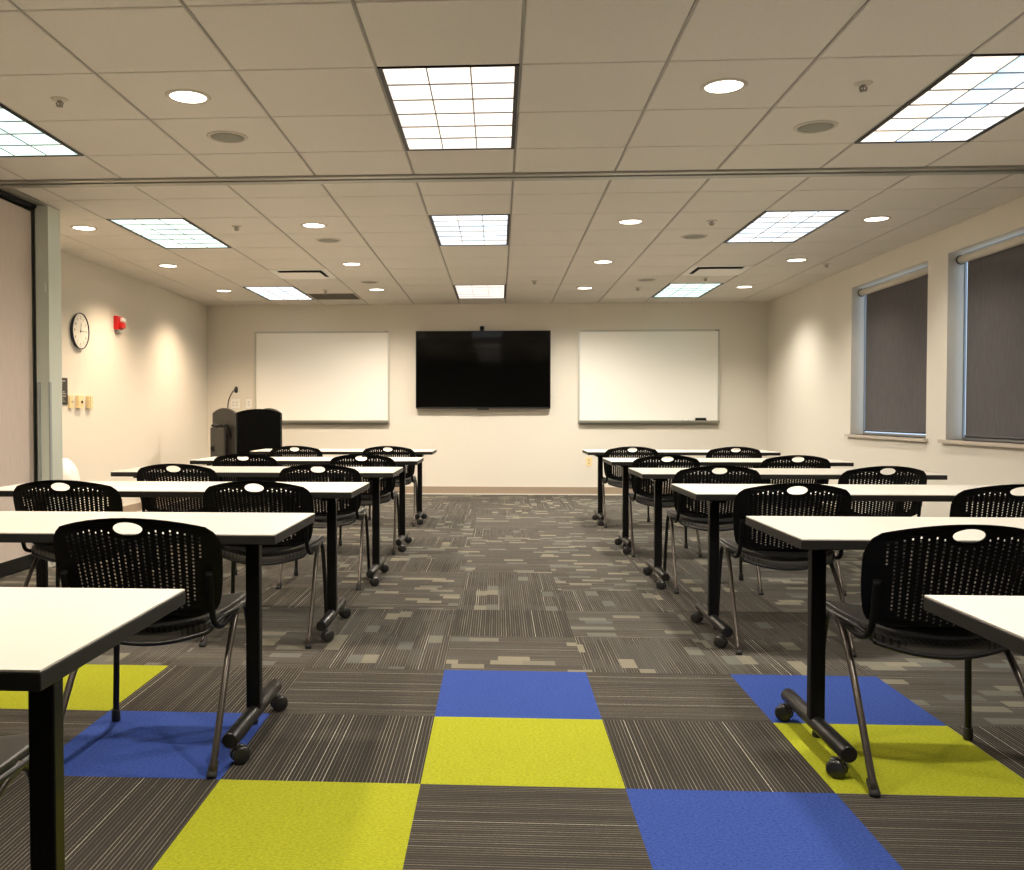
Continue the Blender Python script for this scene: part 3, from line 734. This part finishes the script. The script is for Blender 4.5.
# ------------------------------------------------------------ chairs
def chair_back_mesh():
    zt = 0.766
    def top(x): return zt - 0.036*(abs(x)/0.235)**2.1
    def bot(x): return 0.418 + 0.045*(abs(x)/0.215)**2
    half = [(0.0, zt), (0.04, top(0.04)), (0.08, top(0.08)), (0.12, top(0.12)), (0.16, top(0.16)), (0.195, top(0.195)), (0.222, top(0.222)), (0.242, 0.717), (0.254, 0.698), (0.260, 0.668),
            (0.2595, 0.63), (0.257, 0.59), (0.2525, 0.55), (0.247, 0.515), (0.240, 0.488), (0.230, 0.471), (0.212, 0.462), (0.18, bot(0.18)), (0.14, bot(0.14)), (0.10, bot(0.10)), (0.05, bot(0.05)), (0, bot(0))]
    outer = half + [(-x, z) for x, z in half[-2:0:-1]]
    holes = []
    hz, ha, hb = 0.732, 0.045, 0.0205
    holes.append([(ha*math.cos(2*PI*k/32), hz+hb*math.sin(2*PI*k/32)) for k in range(32)])
    for c in range(-10, 11):
        for r in range(0, 24):
            z = 0.724 - r*0.0118 - (0.0058 if c % 2 else 0)
            sc = 1 - 0.32*(0.73-z)*1.0
            x = c*0.0205*sc
            if z > top(x)-0.030: continue
            if (x/(ha+0.014))**2 + ((z-hz)/(hb+0.018))**2 < 1: continue
            if z < bot(x)+0.045: continue
            if abs(c) == 10 and z < 0.64: continue
            if abs(c) == 9 and z < 0.50: continue
            a, b = 0.0031, 0.0032
            holes.append([(x-a, z-b), (x+a, z-b), (x+a, z+b), (x-a, z+b)])
    me = curve_mesh('backrest', outer, holes, 0.005)
    for v in me.vertices:
        x, z, y = v.co.x, v.co.y, v.co.z
        yy = y - 0.008 + 0.29*(0.766-z) + 0.050*(x/0.26)**2 - 0.012*math.exp(-((z-0.766)/0.03)**2)
        v.co = (x, yy, z+0.006)
    return me
def seat_bm():
    bm = bmesh.new(); nu, nv = 24, 26; th = 0.012
    def P(u, v):
        y = 0.135 + 0.475*v
        w = 0.212 + 0.012*math.sin(PI*v) - 0.022*max(0, v-0.8)/0.2
        # rounded corners
        if v < 0.12: w *= 0.93+0.07*math.sqrt(max(0, 1-((0.12-v)/0.12)**2))
        if v > 0.9: w *= 0.90+0.10*math.sqrt(max(0, 1-((v-0.9)/0.1)**2))
        x = u*w
        z = 0.418 + 0.012*v + 0.034*abs(u)**2.0*(1-0.35*v)
        z += 0.020*math.exp(-((v-0.0)/0.07)**2)*0 - 0.028*max(0, (v-0.82)/0.18)**2
        z -= 0.022*max(0, (0.10-v)/0.10)**1.5
        y += -0.03*(1-u*u)*(1-v)**3
        return Vector((x, y, z))
    top = [[bm.verts.new(P(-1+2*i/nu, j/nv)) for i in range(nu+1)] for j in range(nv+1)]
    low = [[bm.verts.new(P(-1+2*i/nu, j/nv)-Vector((0, 0, th+(0.014 if j == 0 else 0)))) for i in range(nu+1)] for j in range(nv+1)]
    for j in range(nv):
        for i in range(nu):
            f = bm.faces.new((top[j][i], top[j][i+1], top[j+1][i+1], top[j+1][i])); f.smooth = True
            f = bm.faces.new((low[j][i], low[j+1][i], low[j+1][i+1], low[j][i+1])); f.smooth = True
    for j in range(nv):
        for i in (0, nu): bm.faces.new((top[j][i], top[j+1][i], low[j+1][i], low[j][i]))
    for i in range(nu):
        for j in (0, nv): bm.faces.new((top[j][i], top[j][i+1], low[j][i+1], low[j][i]))
    return bm, P
def make_chair(label, loc, group):
    t = thing('stacking_chair', label, 'chair', loc, 0, group)
    obj('backrest', chair_back_mesh(), M_plastic, t)
    sb, P = seat_bm(); obj('seat', sb, M_seat, t)
    # frame rod round the seat rim
    bm = bmesh.new(); path = []
    for k in range(0, 13): path.append(P(-1+2*k/12, 0.0) - Vector((0, 0.004, 0.026)))
    right = [P(1.0, v)+Vector((0.004, 0, -0.018)) for v in (0.1, 0.3, 0.5, 0.7, 0.88)]
    front = [P(1-2*k/6, 0.93)-Vector((0, 0.0, 0.022)) for k in range(1, 6)]
    left = [P(-1.0, v)+Vector((-0.004, 0, -0.018)) for v in (0.88, 0.7, 0.5, 0.3, 0.1)]
    loop = path + right + front + left + [path[0]]
    tube(bm, smooth_path(loop, 3), 0.0075, 10, caps=False)
    # cross braces under the seat
    for y in (0.36, 0.44): tube(bm, smooth_path([(-0.222, y, 0.422), (-0.15, y, 0.402), (0, y, 0.392), (0.15, y, 0.402), (0.222, y, 0.422)], 4), 0.008, 10)
    obj('seat_frame', bm, M_tube, t)
    for s in (-1, 1):
        top = (s*0.224, 0.405, 0.434)
        bm = bmesh.new()
        pr = smooth_path([(s*0.247, 0.0, 0.012), (s*0.245, 0.06, 0.12), (s*0.238, 0.16, 0.27), (s*0.231, 0.27, 0.372), (s*0.226, 0.345, 0.412), top], 6)
        pr = smooth_path([(s*0.249, 0.0, 0.012), (s*0.248, 0.075, 0.14), (s*0.243, 0.165, 0.275), (s*0.235, 0.255, 0.372), (s*0.229, 0.325, 0.418), top], 6)
        tube(bm, pr, 0.0105, 14); lg = obj('leg', bm, M_legtube, t)
        bm = bmesh.new(); tube(bm, [(s*0.248, -0.006, 0.0), (s*0.2475, -0.001, 0.006), (s*0.246, 0.03, 0.034), (s*0.2458, 0.034, 0.038)], 0.0145, 14, rs=[0.0135, 0.0155, 0.014, 0.012]); obj('foot_cap', bm, M_rubber, lg)
        bm = bmesh.new()
        pf = smooth_path([top, (s*0.227, 0.438, 0.417), (s*0.231, 0.455, 0.37), (s*0.238, 0.467, 0.22), (s*0.245, 0.475, 0.012)], 6)
        tube(bm, pf, 0.0105, 14); lg = obj('leg', bm, M_tube, t)
        bm = bmesh.new(); tube(bm, [(s*0.2452, 0.476, 0.0), (s*0.245, 0.4755, 0.006), (s*0.2445, 0.473, 0.038), (s*0.2445, 0.473, 0.042)], 0.0145, 14, rs=[0.0135, 0.0155, 0.014, 0.012]); obj('foot_cap', bm, M_rubber, lg)
        # bracket carrying the back
        bm = bmesh.new()
        tube(bm, smooth_path([(s*0.222, 0.30, 0.425), (s*0.226, 0.20, 0.412), (s*0.227, 0.125, 0.425), (s*0.225, 0.092, 0.46), (s*0.224, 0.076, 0.53), (s*0.224, 0.060, 0.60)], 6), 0.011, 12,
             rs=[0.009]*12+[0.0095]*12+[0.0115]*7)
        obj('back_bracket', bm, M_plastic, t)
    return t
GRP = 'black perforated stacking chairs'
# handle x at the back's depth -> chair centre; name of place
CH = [('L', 0, -1.10, 1.20, 'nearest left chair, only its seat corner showing under the front table'),
      ('L', 1, -1.093, 2.625, 'largest chair left of the aisle, aisle seat behind the nearest table'),
      ('L', 2, -1.118, 4.115, 'aisle seat at the third left table'),
      ('L', 2, -2.03, 4.115, 'wall-side seat at the third left table, by the pink partition'),
      ('L', 3, -1.10, 5.505, 'aisle seat at the fourth left table'),
      ('L', 3, -2.0, 5.505, 'wall-side seat at the fourth left table'),
      ('L', 4, -1.045, 6.905, 'aisle seat at the fifth left table'),
      ('L', 4, -1.962, 6.905, 'seat in front of the lectern at the fifth left table'),
      ('L', 5, -1.055, 8.665, 'aisle seat at the last left table'),
      ('L', 5, -1.958, 8.665, 'wall-side seat at the last left table, right of the lectern'),
      ('R', 1, 1.309, 2.600, 'largest chair right of the aisle, behind the nearest right table'),
      ('R', 2, 1.326, 4.110, 'aisle seat at the third right table'),
      ('R', 2, 2.28, 4.100, 'window-side seat at the third right table, cut by the frame'),
      ('R', 3, 1.318, 5.495, 'aisle seat at the fourth right table'),
      ('R', 3, 2.295, 5.495, 'window-side seat at the fourth right table'),
      ('R', 4, 1.268, 6.895, 'aisle seat at the fifth right table'),
      ('R', 4, 2.228, 6.895, 'window-side seat at the fifth right table'),
      ('R', 5, 1.265, 8.660, 'aisle seat at the last right table'),
      ('R', 5, 2.225, 8.660, 'window-side seat at the last right table')]
cp = None
rr = random.Random(11)
ROTS = {('R', 1): 0.0, ('L', 1): 0.0}
for s, row, x, y, lab in CH:
    lab = 'black perforated chair, ' + lab
    if cp is None: cp = make_chair(lab, (x, y, 0), GRP); continue
    dup(cp, (x, y, 0), lab, rz=ROTS.get((s, row), rr.uniform(-0.025, 0.025)))

# ------------------------------------------------------------ daylight outside the windows
w = bpy.data.worlds.new('World'); SC.world = w; w.use_nodes = True
nt = w.node_tree; bg = nt.nodes['Background']
tc = nt.nodes.new('ShaderNodeTexCoord'); sep = nt.nodes.new('ShaderNodeSeparateXYZ'); rp = nt.nodes.new('ShaderNodeValToRGB')
nt.links.new(tc.outputs['Generated'], sep.inputs[0]); nt.links.new(sep.outputs[2], rp.inputs[0]); nt.links.new(rp.outputs[0], bg.inputs[0])
rp.color_ramp.elements[0].color = (0.62, 0.80, 1.0, 1); rp.color_ramp.elements[1].color = (0.35, 0.6, 1.0, 1)
bg.inputs[1].default_value = 1.15

# ------------------------------------------------------------ camera
cam = bpy.data.cameras.new('Camera'); co = bpy.data.objects.new('Camera', cam); C.objects.link(co)
co.location = (0, 0, CAM_H); co.rotation_euler = (PI/2-0.025, 0.0, 0.0552)
cam.sensor_fit = 'HORIZONTAL'; cam.sensor_width = 36; cam.lens = 909.917/1024*36
cam.shift_x = (512-447.844)/1024; cam.shift_y = (436.72-435)/1024
cam.clip_start = 0.05; cam.clip_end = 200
SC.camera = co
SC.view_settings.view_transform = 'Standard'; SC.view_settings.look = 'None'; SC.view_settings.gamma = 1
SC.view_settings.exposure = 0.2; SC.view_settings.use_curve_mapping = False
